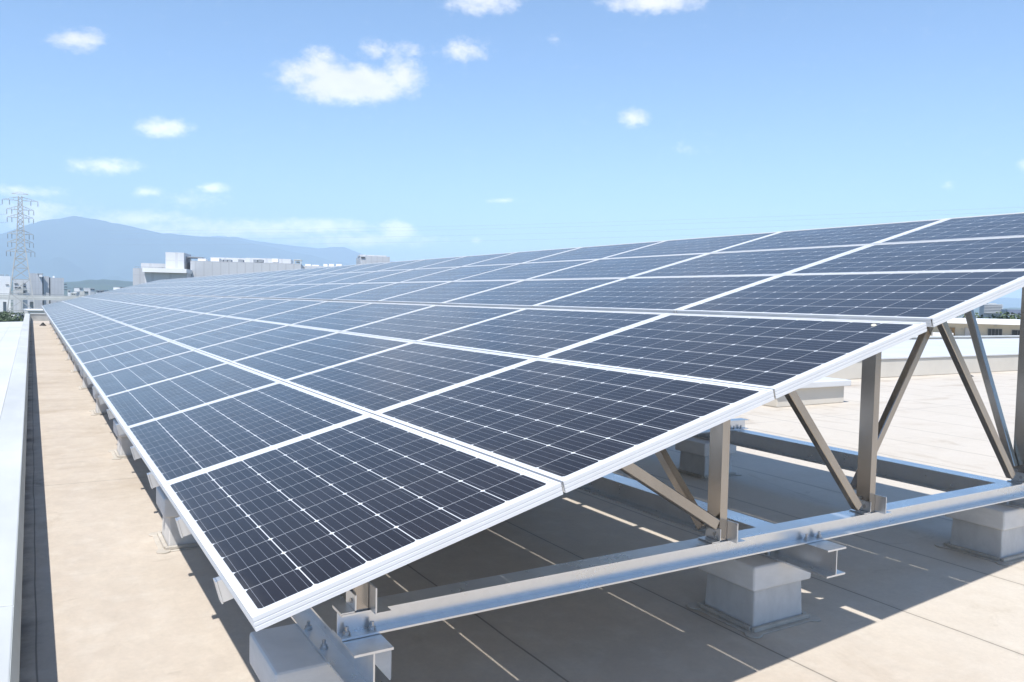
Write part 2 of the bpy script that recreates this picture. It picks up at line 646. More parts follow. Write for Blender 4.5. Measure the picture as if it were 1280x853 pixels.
# low parapet on the left, with its wide white coping
t = thing('parapet_wall', 'long low parapet with wide white coping along the left roof edge', 'parapet', (-.6, -12, 0))
MB().box(-.80, -.575, -13.9, ROOF_Y_END + .3, TOWN_Z + .1, .355).build('wall', MT['parapet'], t, loc=(0, 0, 0)).location = (.6, 12, 0)
cp = MB()
y = -13.9
cp.use(MT['coping'])
while y < ROOF_Y_END:
    y2 = min(y + 3.96, ROOF_Y_END + .3)
    cp.hexa([(-.775, y, .362), (-.591, y, .362), (-.591, y2, .362), (-.775, y2, .362),
             (-.775, y, .422), (-.562, y, .4055), (-.562, y2, .4055), (-.775, y2, .422)])
    y = y2 + .011
cp.build('coping', None, t, .006, 2).location = (.6, 12, 0)
lp = MB().hexa([(-.59, -13.9, .30), (-.536, -13.9, .30), (-.536, ROOF_Y_END + .3, .30), (-.59, ROOF_Y_END + .3, .30),
                (-.59, -13.9, .402), (-.5605, -13.9, .402), (-.5605, ROOF_Y_END + .3, .402), (-.59, ROOF_Y_END + .3, .402)])
lp.build('drip_edge', MT['copinglip'], t).location = (.6, 12, 0)

t = thing('parapet_wall', 'short parapet across the far end of the roof', 'parapet', (10, ROOF_Y_END + .15, 0))
MB().box(-.53, RX1, ROOF_Y_END, ROOF_Y_END + .25, .002, .38).build('wall', MT['parapet'], t).location = (-10, -ROOF_Y_END - .15, 0)
MB().box(-.53, RX1, ROOF_Y_END - .03, ROOF_Y_END + .28, .384, .44).build('coping', MT['coping'], t, .006).location = (-10, -ROOF_Y_END - .15, 0)

# white metal roof of the wing next door
wr = MB()
for i in range(26):
    a, b = -.783 - i * .42, -.783 - (i + 1) * .42
    za, zb = .40 - i * .012, .40 - (i + 1) * .012
    wr.hexa([(b + .004, -16, zb - .05), (a, -16, za - .05), (a, 39, za - .05), (b + .004, 39, zb - .05),
             (b + .004, -16, zb), (a, -16, za), (a, 39, za), (b + .004, 39, zb)])
wroof = wr.build('roof_sheet', MT['whiteroof'])
wing = thing('annex_building', 'annex with broad white metal roof left of the parapet', 'building', (-6, 10, TOWN_Z))
wroof.parent = wing
wroof.location = (6, -10, -TOWN_Z)
wa = MB().box(-11.7, -.86, -15.9, 38.9, TOWN_Z + .02, .0).build('wall', MT['beige'], wing)
wa.location = (6, -10, -TOWN_Z)

# raised roof section to the right with broad white top, and the parapet behind it
t = thing('roof_upstand', 'raised roof section with beige side and broad white top', 'roof section', (24, 10.4, 0))
MB().box(10.5, 61, 10.40, 17.4, .002, .47).build('side_wall', MT['beige'], t, .02).location = (-24, -10.4, 0)
MB().box(10.48, 61, 10.37, 17.35, .474, .52).build('white_top', MT['whiteroof'], t, .012).location = (-24, -10.4, 0)
t = thing('parapet_wall', 'beige parapet rising behind the broad white roof section', 'parapet', (24, 17.6, 0))
MB().box(10.5, 61, 17.45, 17.75, .002, .575).build('wall', MT['beige'], t).location = (-24, -17.6, 0)
MB().box(10.47, 61, 17.42, 17.78, .579, .63).build('coping', MT['coping'], t, .008).location = (-24, -17.6, 0)

t = thing('roof_plinth', 'low square roof plinth with overhanging white lid', 'plinth', (11.6, 8.1, 0))
MB().box(10.72, 12.55, 7.42, 8.75, .002, .318).build('base', MT['beige'], t, .015).location = (-11.6, -8.1, 0)
MB().box(10.64, 12.63, 7.33, 8.84, .322, .435).build('lid', MT['whiteroof'], t, .02, 3).location = (-11.6, -8.1, 0)


# ------------------------------------------------------------------ concrete plinths under the array
BLOCK_Y = [1.06, 4.0] + [7.55 + 3.5 * i for i in range(12)]
BEAM_X = [0.56, 3.135, 5.665]


def make_plinth():
    t = thing('concrete_block', 'x', 'block', (0, 0, 0))
    b = MB()
    # slightly tapering body
    b.hexa([(-.20, -.19, .002), (.20, -.19, .002), (.20, .19, .002), (-.20, .19, .002),
            (-.192, -.182, .226), (.192, -.182, .226), (.192, .182, .226), (-.192, .182, .226)])
    b.build('block_body', MT['body'], t, .012, 3)
    MB().box(-.235, .235, -.215, .225, .229, .369).build('cap', MT['block'], t, .018, 3)
    ap = MB()
    ap.box(-.262, .262, -.25, .25, .0, .006)
    for sx in (-1, 1):
        for sy in (-1, 1):
            ap.tube((sx * .238, sy * .226, 0), (sx * .238, sy * .226, .0085), .048, 18)
    # coved fillet up the foot of the block
    for (x0, x1, y0, y1) in ((-.225, .225, -.222, -.196), (-.225, .225, .196, .222), (-.232, -.206, -.19, .19), (.206, .232, -.19, .19)):
        ap.box(x0, x1, y0, y1, .0065, .028)
    ap.build('flashing_skirt', MT['apron'], t, .003, 1)
    return t


proto_block = None
ROWNAME = ['low left', 'middle', 'right hand']
for r, bx in enumerate(BEAM_X):
    for i, by in enumerate(BLOCK_Y):
        if r > 0 and i > 6:
            continue
        if proto_block is None:
            o = proto_block = make_plinth()
        else:
            o = copy_tree(proto_block)
        o.location = (bx - .035, by + .02, 0)
        o.rotation_euler.z = random.uniform(-.012, .012)
        tag(o, 'grey concrete block in the %s row under the array, %s' % (ROWNAME[r], from_near(i + 1)), 'block',
            'concrete blocks carrying the array')

# ------------------------------------------------------------------ steel: base beams, support frames, purlins, rafters


def hsec_y(b, x, y0, y1, zt, h, w, tf=.0095, tw=.0065):
    b.box(x - w / 2, x + w / 2, y0, y1, zt - tf, zt)
    b.box(x - w / 2, x + w / 2, y0, y1, zt - h, zt - h + tf)
    b.box(x - tw / 2, x + tw / 2, y0, y1, zt - h + tf, zt - tf)


Y_END = 48.2
LAB = ['galvanized base beam along the low left row of blocks', 'galvanized base beam along the middle row of blocks',
       'galvanized base beam along the right hand row of blocks']


def bolt(b, x, y, z):
    b.tube((x, y, z), (x, y, z + .003), .018, 14)
    b.tube((x, y, z + .003), (x, y, z + .016), .0135, 6)
    b.tube((x, y, z + .016), (x, y, z + .034), .0075, 10)


for k, bx in enumerate(BEAM_X):
    t = thing('base_beam', LAB[k], 'steel beam', (bx, .56, .37), 'long base beams under the array')
    b = MB()
    hsec_y(b, 0, 0.0, Y_END - .56, .15, .148, .15)
    b.build('beam', MT['galv'], t)
    for by in BLOCK_Y[:4]:
        for dx in (-.052, .052):
            for dy in (-.09, .12):
                bb = MB()
                bolt(bb, dx, by - .56 + dy, .0118)
                bb.build('bolt', MT['bolt'], t)

POST_X = [.54, 2.415, 3.60, 5.30]
FRAME_Y = [.69] + [3.6] + [7.15 + 3.5 * i for i in range(12)]
RISE = math.tan(TILT)


def under(x):
    return .951 - .04 / math.cos(TILT) + x * RISE


RAFT_H = .072
PURL_H = .10


def purl_bottom(x):
    return under(x) - (RAFT_H + .004) / math.cos(TILT) - PURL_H - .004


def make_frame():
    t = thing('support_frame', 'x', 'support frame', (0, 0, .52))
    b = MB()
    # H-section cross beam, local y from 0 to .1, local z from 0 to .1
    x0, x1 = .483, 5.80
    b.box(x0, x1, 0, .105, .002, .010)
    b.box(x0, x1, 0, .105, .092, .100)
    b.box(x0, x1, .0495, .0555, .010, .092)
    beam = b.build('cross_beam', MT['galv'], t)
    for bx in BEAM_X:
        for dx in (-.05, .05):
            bb = MB()
            bolt(bb, bx + dx, .024, .0102)
            bb.build('bolt', MT['bolt'], beam)
    for i, px in enumerate(POST_X):
        zt = purl_bottom(px) - .52
        p = MB()
        p.box(px, px + .005, .012, .098, .1015, zt)             # web, facing the low side
        p.box(px + .005, px + .05, .012, .017, .1015, zt)       # front flange
        p.box(px + .005, px + .05, .093, .098, .1015, zt)       # rear flange
        p.box(px + .045, px + .05, .017, .028, .1015, zt)
        p.box(px + .045, px + .05, .082, .093, .1015, zt)
        post = p.build('post', MT['plated'], t)
        k = MB()
        k.box(px + .052, px + .058, -.055, .06, .1075, .20)     # upright leg of the foot bracket
        k.box(px + .052, px + .115, -.055, .06, .1015, .1065)   # foot of the bracket
        k.box(px - .06, px - .007, .0, .098, .1015, .1065)
        k.box(px - .007, px - .001, .0, .098, .1075, .165)
        k.build('bracket', MT['galv'], post)
        bb = MB()
        for (yy, zz) in ((.035, .135), (.07, .175)):
            bb.tube((px - .0125, yy, zz), (px - .001, yy, zz), .011, 6)
            bb.tube((px + .0505, yy, zz - .02), (px + .066, yy, zz - .02), .010, 6)
        bb.build('bolt', MT['bolt'], post)

    def strut(x0, z0, x1, y=.055, w=.045, h=.05, y1=None, z1=None, mat='plated'):
        z1 = (purl_bottom(x1) + .03 - .52) if z1 is None else z1
        s = MB()
        s.bar((x0, y, z0), (x1, y if y1 is None else y1, z1), w, h)
        s.build('strut', MT[mat], t, .004, 1)

    strut(2.40, .185, 1.60, .03, .05, .055)                # shallow brace from the second post to the low side
    strut(3.53, .135, 2.78, .04)                           # third post: one to each side
    strut(3.62, .215, 4.46, .125)
    strut(5.19, .150, 4.15, .05)
    # knee braces running back under the array
    strut(2.395, .15, 2.395, .10, .045, .05, .85, purl_bottom(2.41) + .03 - .52)
    strut(5.27, .20, 5.27, .08, .045, .05, .565, purl_bottom(5.30) + .03 - .52)
    return t


proto_frame = None
for i, fy in enumerate(FRAME_Y):
    if proto_frame is None:
        o = proto_frame = make_frame()
    else:
        o = copy_tree(proto_frame)
    o.location = (0, fy, .52)
    tag(o, 'steel cross beam with posts and braces under the panels, %s' % from_near(i + 1), 'support frame',
        'steel support frames under the array')

PURL_X = [.55, 1.62, 2.43, 2.80, 3.62, 4.16, 4.49, 5.32]
for i, px in enumerate(PURL_X):
    z1 = purl_bottom(px) + PURL_H
    b = MB()
    b.box(-.002, .002, 0, Y_END - .74, -PURL_H, 0)
    b.box(.002, .046, 0, Y_END - .74, -.004, 0)
    b.box(.002, .046, 0, Y_END - .74, -PURL_H, -PURL_H + .004)
    o = b.build('purlin', MT['galv'])
    o.location = (px, .72, z1)
    tag(o, 'long steel purlin under the panels, %s from the low edge' % ordinal(i + 1), 'purlin', 'purlins under the array')

NROW = 29
LP = 1.67
SLOPE = 6.08
raft_me = None
k = 0
for r in range(NROW):
    for f in (.27, .73):
        yy = r * LP + f * LP
        k += 1
        if raft_me is None:
            b = MB()
            b.box(-.012, SLOPE, 0, .004, -RAFT_H, 0)
            b.box(-.012, SLOPE, .004, .036, -.004, 0)
            b.box(-.012, SLOPE, .004, .036, -RAFT_H, -RAFT_H + .004)
            b.box(-.018, -.0135, -.004, .040, -RAFT_H - .002, .0)
            o = b.build('rafter', MT['galv'])
            raft_me = o.data
        else:
            o = bpy.data.objects.new('rafter', raft_me)
            col.objects.link(o)
        o.rotation_euler = (0, -TILT, 0)
        o.location = (.0115, yy, .951 - .0425 / math.cos(TILT))
        tag(o, 'sloping steel rafter under the panels, %s' % from_near(k), 'rafter', 'rafters under the array')


# ------------------------------------------------------------------ solar panels
def make_panel():
    t = thing('solar_panel', 'x', 'solar panel')
    fr = MB()
    T_, LIP = .040, .0115

    def rail(p0, p1, inward):
        # grooved frame bar: a lip, two shallow grooves along the outer side
        p0, p1, n = Vector(p0), Vector(p1), Vector(inward)
        prof = [(0, 0), (LIP, 0), (LIP, -.003), (.004, -.003), (.004, -T_ + .002), (.022, -T_ + .002), (.022, -T_), (0, -T_),
                (0, -.0285), (.0018, -.0275), (.0018, -.0255), (0, -.0245), (0, -.0155), (.0018, -.0145), (.0018, -.0125), (0, -.0115)]
        a = [fr.bm.verts.new(p0 + n * u + Vector((0, 0, z))) for u, z in prof]
        c = [fr.bm.verts.new(p1 + n * u + Vector((0, 0, z))) for u, z in prof]
        for i in range(len(prof)):
            j = (i + 1) % len(prof)
            fr._face([a[i], a[j], c[j], c[i]])
        fr._face(a)
        fr._face(c[::-1])

    rail((0, 0, 0), (PW, 0, 0), (0, 1, 0))
    rail((0, PL, 0), (PW, PL, 0), (0, -1, 0))
    rail((0, LIP + .0002, -.0003), (0, PL - LIP - .0002, -.0003), (1, 0, 0))
    rail((PW, LIP + .0002, -.0003), (PW, PL - LIP - .0002, -.0003), (-1, 0, 0))
    fr.build('frame', MT['frame'], t)
    g_ = MB().box(.005, PW - .005, .005, PL - .005, -.0075, -.0035)
    g_.build('glass', MT['cells'], t)
    MB().box(.006, PW - .006, .006, PL - .006, -.0095, -.0079).build('backsheet', MT['backsheet'], t)
    MB().box(PW / 2 - .055, PW / 2 + .055, PL - .20, PL - .09, -.030, -.0097).build('junction_box', MT['rubber'], t, .003, 1)
    return t


TIER = ['lowest', 'second lowest', 'third lowest', 'third highest', 'second highest', 'top']
U0 = [0, 1.01, 2.02, 3.072, 4.082, 5.092]
proto_panel = None
for r in range(NROW):
    for c in range(6):
        if proto_panel is None:
            o = proto_panel = make_panel()
        else:
            o = copy_tree(proto_panel)
        u = U0[c]
        n = random.uniform(-.0012, .0012) + (.006 if c > 2 else 0)
        o.location = (u * math.cos(TILT) - n * math.sin(TILT), r * LP + random.uniform(-.001, .001), .951 + u * math.sin(TILT) + n * math.cos(TILT))
        o.rotation_euler = (random.uniform(-.0006, .0006), -TILT + random.uniform(-.0008, .0008), 0)
        tag(o, 'dark blue solar panel in the %s tier, %s' % (TIER[c], from_near(r + 1)), 'solar panel', 'solar panels of the sloping array')
        if r == 0 and c == 2:
            first = o
dr = MB()
dr.tube((.93, .21, -.0030), (.93, .21, .0), .013, 9, .006)
dr.tube((.945, .222, -.0030), (.945, .222, -.0005), .012, 7, .005)
dr.build('bird_dropping', simple('dropping', (.62, .58, .45), .9, 0, .2, 60), first)

# ------------------------------------------------------------------ little things on the roof
t = thing('roof_drain', 'small dark roof drain at the far end of the walkway', 'drain', (.02, 44.6, 0))
MB().tube((0, 0, .001), (0, 0, .05), .16, 14, .13).build('base', MT['rubber'], t)
MB().tube((0, 0, .052), (0, 0, .16), .11, 14, .03).build('dome', MT['rubber'], t)
MB().tube((0, 0, 0), (0, 0, .07), .17, 14, .05).build('drain', MT['rubber'])
o = [x for x in col.objects if x.name == 'drain'][0]
o.name = 'roof_vent'
o.location = (21.1, 9.9, .0)
tag(o, 'small dark lump lying before the beige raised roof side', 'vent')

# ------------------------------------------------------------------ far buildings
def cladding(name, base, pitch):
    m = Mat(name)
    x, y, z = m.xyz()
    d = m.math('ADD', m.math('MULTIPLY', x, .8), m.math('MULTIPLY', y, .6))
    f = m.math('FRACT', m.math('DIVIDE', m.math('ADD', d, 5000.0), pitch))
    g_ = m.math('LESS_THAN', f, .16)
    fz = m.math('LESS_THAN', m.math('FRACT', m.math('DIVIDE', z, 3.6)), .045)
    n = m.noise(.12, 6, .65, (1, 1, .25))
    c = m.mix(m.range(n, .35, .7), tuple(b * .86 for b in base), base)
    c = m.mix(m.math('MULTIPLY', m.math('MAXIMUM', g_, fz), .25), c, tuple(b * .5 for b in base))
    return m.set(base=c, rough=.6).m


FM = {
    'grey': cladding('grey_cladding', (.54, .55, .565), 1.1),
    'pale': cladding('pale_cladding', (.64, .645, .65), 2.2),
    'dark': simple('dark_opening', (.06, .065, .07), .4, 0, .2, 1),
    'shade': simple('mid_grey', (.30, .32, .34), .6, 0, .15, .5),
    'white': simple('white_wall', (.80, .80, .79), .6, 0, .05, .3),
    'conc': simple('pale_concrete', (.58, .58, .54), .8, 0, .15, .12),
    'blue': simple('blue_roofing', (.17, .20, .27), .5, 0, .15, .4),
    'brown': simple('brown_shutter', (.34, .22, .10), .6, 0, .15, 2),
    'glass': simple('window_glass', (.06, .075, .085), .12, 0, .2, .7),
    'steel': simple('tower_steel', (.47, .465, .44), .6, .0, .15, .5),
}


class Far:
    """a building whose face stands square to the line of sight; sizes in metres worked out from the survey"""

    def __init__(self, name, label, cat, cx, cy, dist, turn=0.0, group=None):
        self.o = at(cx, cy, dist)
        d = ray(cx, cy)
        a = math.atan2(d[1], d[0]) + turn
        self.ey = Vector((math.cos(a), math.sin(a), 0))
        self.ex = Vector((math.sin(a), -math.cos(a), 0))
        self.dist = dist
        self.base = Vector((self.o[0], self.o[1], TOWN_Z))
        self.t = thing(name, label, cat, self.base, group)
        self.cx = cx
        self.s = np.linalg.norm(self.o - CAM) / FPX * (np.linalg.norm(ray(cx, cy)) ** -1) * 1.0
        self.scale = dist / FPX / (math.hypot(d[0], d[1]))

    def X(self, px):
        # metres to the right of the anchor for a photo column
        d = ray(px, 360)
        o = Vector((self.o[0] - CAM[0], self.o[1] - CAM[1], 0))
        n = self.ey
        k = o.dot(n) / (d[0] * n.x + d[1] * n.y)
        return (Vector((d[0], d[1], 0)) * k - o).dot(self.ex)

    def Z(self, px, py):
        d = ray(px, py)
        o = Vector((self.o[0] - CAM[0], self.o[1] - CAM[1], 0))
        k = o.dot(self.ey) / (d[0] * self.ey.x + d[1] * self.ey.y)
        return CAM[2] + d[2] * k - TOWN_Z

    def part(self, name, mat, rects, parent=None):
        b = MB()
        for (x0, x1, y0, y1, f0, f1) in rects:
            zt = self.Z((x0 + x1) / 2, y0)
            zb = .02 if y1 is None else self.Z((x0 + x1) / 2, y1)
            b.obox((0, 0, 0), self.ex, self.ey, self.X(x0), self.X(x1), f0, f1, zb, zt)
        p = b.build(name, mat, parent or self.t)
        return p


# grey factory complex behind the array
f = Far('factory_building', 'long grey factory with rooftop plant behind the array', 'building', 290, 340, 210, -.12)
f.part('wall', FM['grey'], [(238, 376, 328, None, 0, 40), ])
f.part('annex', FM['grey'], [(161, 188, 335, None, 4, 34)])
f.part('stair_tower', FM['pale'], [(208, 231, 316, None, -1, 9)])
w = f.part('low_wing', FM['pale'], [(188, 239, 342.2, None, -6, -.1)])
f.part('roof', FM['white'], [(187, 240, 337, 342, -7.5, -.05)], w)
f.part('plant_screen', FM['pale'], [(252, 300, 319, 327.7, 14, 24), (300.5, 360, 320.5, 327.6, 12, 24), (164, 206, 327.5, 334.7, 10, 30)])
f.part('railing', FM['shade'], [(163, 207, 333.2, 333.6, 4.3, 4.45)] + [(163 + i * 4.4, 163.5 + i * 4.4, 333.7, 334.9, 4.3, 4.4) for i in range(11)])
f.part('canopy', FM['shade'], [(231.5, 250, 320.6, 321.8, 2, 8), (232, 233, 322, 327.9, 2.5, 3.2), (248, 249, 322, 327.9, 2.5, 3.2)])
for (x0, x1, y0, y1) in ((246, 256, 323, 327.8), (262.5, 273, 322.5, 327.8), (339, 347, 323, 327.8)):
    f.part('vent_unit', FM['white'], [(x0, x1, y0, y1, 1.5, 5)])
for (x0, x1) in ((274.5, 278), (279, 283), (284, 288), (297, 303), (316, 321), (322, 328)):
    f.part('chiller', FM['shade'], [(x0, x1, 324.4, 327.9, 1, 4)])
f.part('equipment_frame', FM['conc'], [(366, 376, 324, 325, 3, 8), (366.3, 367.3, 325.2, 331, 3, 4), (374.8, 375.8, 325.2, 331, 3, 4), (369, 373, 326.5, 327.9, 4, 7)])

f = Far('factory_building', 'low pale factory end with white roof units right of the long factory', 'building', 395, 335, 230, -.12)
f.part('wall', FM['pale'], [(377, 430, 333, None, 0, 30)])
for (x0, x1) in ((380, 387), (389, 397), (403, 408), (410, 416), (419, 426)):
    f.part('vent_unit', FM['white'], [(x0, x1, 330.4 + random.uniform(-.6, .5), 332.8, 2, 5)])

f = Far('factory_building', 'small grey plant house poking above the panels near the middle', 'building', 467, 325, 260, .1)
f.part('wall', FM['grey'], [(450, 487, 320.5, None, 0, 16)])
f.part('roof_unit', FM['pale'], [(449.5, 457, 318.3, 320.2, 1, 9), (459, 484, 318.8, 320.3, 3, 12)])
f.part('window', FM['dark'], [(451, 456, 321.5, 323, -.25, -.02)])

# buildings by the transmission tower
f = Far('warehouse', 'bright white warehouse at the far left edge', 'building', 4, 358, 420, .05)
f.part('wall', FM['white'], [(-60, 13, 344.5, None, 0, 45)])
f.part('window', FM['dark'], [(7, 11, 355.8, 356.6, -.3, -.02), (-22, -14, 355.8, 356.6, -.3, -.02)])
f.part('roof_unit', FM['shade'], [(1, 6, 343.3, 344.3, 4, 9), (8.5, 12, 343.6, 344.3, 4, 9)])

f = Far('factory_building', 'grey corrugated factory with dark vertical joints right of the transmission tower', 'building', 58, 357, 460, .0)
f.part('wall', FM['grey'], [(36, 53, 342, None, 0, 50), (54.3, 61.5, 345.5, None, 1.5, 48), (63, 80, 347.5, None, 0, 50)])
f.part('dark_joint', FM['dark'], [(53.1, 54.2, 346, None, 2.5, 40), (61.6, 62.9, 347, None, 2.5, 40)])
f.part('stair_landing', FM['shade'], [(80.1, 84, 355, 356, 3, 9), (80.1, 84.5, 358.5, 359.5, 3, 9), (80.1, 84.5, 362, 363, 3, 9)])
f.part('roof_unit', FM['white'], [(49, 53, 343.6, 346.5, -1.5, -.02), (66, 68.5, 345, 347.2, 6, 12)])
f.part('cornice', FM['shade'], [(47, 54.2, 342.0, 343.2, -.6, -.02)])

f = Far('factory_building', 'pale plant building with pipework seen through the tower legs', 'building', 26, 360, 400, .0)
f.part('wall', FM['pale'], [(16.5, 37, 350, None, 0, 30)])
f.part('opening', FM['dark'], [(18, 22.5, 354.5, 355.5, -.3, -.02), (18.5, 26, 359, 360.5, -.3, -.02), (29, 32, 354.3, 355.6, -.3, -.02),
                               (29.5, 32.5, 358, 359.4, -.3, -.02), (29, 32, 364.5, 366, -.3, -.02)])
f.part('pipe_rack', FM['conc'], [(27, 28.2, 351, None, -1.6, -.5), (19, 35, 361.5, 362.3, -1.4, -.6), (24.3, 25.4, 362.5, None, -1.4, -.6)])

# small white houses on the town skyline, in the gap left of the grey factory
k = 0
HL = ['white house', 'pale block', 'white shed', 'cream house', 'white block', 'grey house']
WH = ['just right of the corrugated factory', 'standing above its neighbours left of the gap', 'in the middle of the skyline gap', 'lower and wider in the middle of the gap',
      'tallest in the right of the gap', 'low beside the grey factory annex', 'near the end of the elevated road', 'behind the end of the panels']
for (x0, x1, y0, d, mt) in ((84.5, 88, 363.2, 380, 'white'), (99, 103.5, 360.3, 420, 'white'), (105, 110.5, 364.5, 400, 'conc'), (96, 99.5, 365.2, 360, 'white'),
                            (112.5, 118.5, 360.8, 430, 'pale'), (150, 160, 359.5, 330, 'white'), (88.5, 95, 366.6, 340, 'conc'), (120, 130, 363.5, 350, 'pale')):
    f = Far('town_house', '%s %s' % (HL[k % 6], WH[k]), 'house', (x0 + x1) / 2, 365, d, random.uniform(-.3, .3), 'town houses on the skyline gap')
    f.part('wall', FM[mt], [(x0, x1, y0, None, 0, 9)])
    f.part('roof', FM['shade'] if k % 2 else FM['white'], [(x0 - .2, x1 + .2, y0 - .45, y0 - .02, -.4, 9.4)])
    f.part('window', FM['glass'], [(x0 + (x1 - x0) * .2, x0 + (x1 - x0) * .42, y0 + 1, y0 + 1.9, -.12, -.02), (x0 + (x1 - x0) * .58, x0 + (x1 - x0) * .8, y0 + 1, y0 + 1.9, -.12, -.02)])
    k += 1

# elevated road
f = Far('viaduct', 'elevated road on piers crossing behind the transmission tower', 'bridge', 40, 374, 330, .04)
f.part('deck', FM['conc'], [(-220, 620, 374.6, 377.6, 0, 11)])
f.part('barrier', FM['conc'], [(-220, 620, 372.2, 374.4, .1, .5)])
f.part('railing', FM['shade'], [(-220, 620, 370.8, 371.3, .2, .35)])
for px in range(-200, 600, 34):
    f.part('pier', FM['shade'], [(px, px + 4, 377.8, None, 3, 7)])

# low sheds and yard clutter under the viaduct
YL = [('yard_shed', 'low white shed beside the tower foot, close to the white roof edge', 4, 9.5, 396.3, 210, 'white'),
      ('yard_shed', 'small white hut right of the tower foot', 17, 22, 395, 205, 'white'),
      ('yard_shed', 'brownish low shed beneath the elevated road', 22.5, 34, 392, 240, 'shade'),
      ('yard_shed', 'long pale roofed shed at the end of the walkway', 34, 80, 387.5, 190, 'conc')]
for (nm, lb, x0, x1, y0, d, mt) in YL:
    f = Far(nm, lb, 'shed', (x0 + x1) / 2, 395, d, .1)
    f.part('wall', FM[mt], [(x0, x1, y0 + 1.2, None, 0, 8)])
    f.part('roof', FM['white'] if mt != 'shade' else FM['shade'], [(x0 - .3, x1 + .3, y0, y0 + 1.15, -.5, 8.5)])

# ------------------------------------------------------------------ transmission tower
tp = at(26.6, 380, 300)
base = Vector((tp[0], tp[1], TOWN_Z))
TW = thing('transmission_tower', 'tall pale steel lattice transmission tower with two sets of arms', 'tower', base)
TOPZ = at(26.5, 241, 300)[2] - TOWN_Z
HT = TOPZ


def half(z):
    """half width of the tower body at height z above its foot"""
    q = z / HT
    if q < .62:
        return 4.9 + (1.15 - 4.9) * (q / .62) ** .92
    return 1.15 + (.42 - 1.15) * ((q - .62) / .38)


levels = [0]
while levels[-1] < HT - 1.2:
    levels.append(min(HT, levels[-1] + max(1.35, half(levels[-1]) * 1.45)))
LR = .14
for sx in (-1, 1):
    for sy in (-1, 1):
        b = MB()
        for a, c in zip(levels[:-1], levels[1:]):
            b.bar((sx * half(a), sy * half(a), a), (sx * half(c), sy * half(c), c), LR * 2, LR * 2, (1, 0, 0))
        b.build('leg', FM['steel'], TW)
b = MB()
for i, (a, c) in enumerate(zip(levels[:-1], levels[1:])):
    ha, hc = half(a), half(c)
    w = .14 if ha > 1.6 else .10
    for (p, q) in (((-1, -1), (1, -1)), ((1, -1), (1, 1)), ((1, 1), (-1, 1)), ((-1, 1), (-1, -1))):
        A = lambda s, h, z: (s[0] * h, s[1] * h, z)
        b.bar(A(p, ha, a), A(q, hc, c), w, w)
        b.bar(A(q, ha, a), A(p, hc, c), w, w)
        if i and (i % 2 == 0 or ha > 1.3):
            b.bar(A(p, ha, a), A(q, ha, a), w, w)
b.build('lattice_bracing', FM['steel'], TW)


def zpix(py):
    return at(26.6, py, 300)[2] - TOWN_Z


for (py, L) in ((251, 4.3), (262.5, 3.0), (272.5, 2.8), (293, 2.5), (303.5, 2.4), (315, 2.5)):
    z = zpix(py)
    for sx in (-1, 1):
        h = half(z)
        b = MB()
        tip = (sx * (h + L), 0, z + .05)
        for sy in (-1, 1):
            b.bar((sx * h, sy * h, z), tip, .10, .10)
            b.bar((sx * h, sy * h, z + 1.1), tip, .08, .08)
        for q in (.3, .6):
            b.bar((sx * (h + L * q), -h * (1 - q), z), (sx * (h + L * q), h * (1 - q), z), .09, .09)
            b.bar((sx * (h + L * q), -h * (1 - q), z), (sx * (h + L * q), -h * (1 - q), z + 1.1 * (1 - q)), .09, .09)
        arm = b.build('cross_arm', FM['steel'], TW)
        for q in ((.55, 1.0)):
            ins = MB()
            x = sx * (h + L * q)
            for k in range(7):
                ins.tube((x, 0, z - .15 - k * .2), (x, 0, z - .28 - k * .2), .13, 7)
            ins.tube((x, 0, z), (x, 0, z - 1.6), .03, 5)
            ins.build('insulator', FM['shade'], arm)
b = MB()
b.bar((-2.3, 0, HT - .5), (2.3, 0, HT - .5), .14, .14)
b.bar((-2.3, 0, HT - .5), (0, 0, HT + .2), .1, .1)
b.bar((2.3, 0, HT - .5), (0, 0, HT + .2), .1, .1)
b.build('peak', FM['steel'], TW)

# overhead lines: from this tower to the left, and the far spans that cross the sky above the array
wire = simple('cable_aluminium', (.45, .47, .5), .5, .5, .05, 1)


def cable(p, q, sag, r, label):
    b = MB()
    p, q = Vector(p), Vector(q)
    pts = []
    for i in range(25):
        s = i / 24
        v = p.lerp(q, s)
        v.z -= sag * 4 * s * (1 - s)
        pts.append(v)
    for a, c in zip(pts[:-1], pts[1:]):
        b.tube(a, c, r, 5)
    o = b.build('power_line', wire)
    return tag(o, label, 'power line', 'overhead power lines')


n = 0
for (py, L) in ((251, 4.8), (262.5, 3.6), (272.5, 3.4)):
    z = zpix(py) - 1.6 + TOWN_Z
    n += 1
    cable((base.x - L, base.y, z), (base.x - 190, base.y + 120, z - 1), 5, .035,
          'thin cable leaving the left arm of the tower, %s arm down' % ordinal(n))
for i, (y0, y1) in enumerate(((292, 246), (299, 254), (306, 262), (288.5, 240))):
    p, q = at(120, y0, 1100), at(1500, y1 + 10, 620)
    cable(p, q, 5, .05, 'faint far cable crossing the sky above the array, %s of the four' % ['second highest', 'second lowest', 'lowest', 'highest'][i])

# ------------------------------------------------------------------ right background: neighbour building, trees, flats
f = Far('apartment_block', 'cream flat roofed building with white eaves behind the right parapet', 'building', 1240, 410, 62, .18)
f.part('wall', simple('cream_wall', (.66, .62, .52), .8, 0, .08, .8), [(1000, 1460, 405.2, None, 0, 12)])
f.part('roof', FM['white'], [(990, 1470, 400.6, 404.9, -1.3, 12.5)])


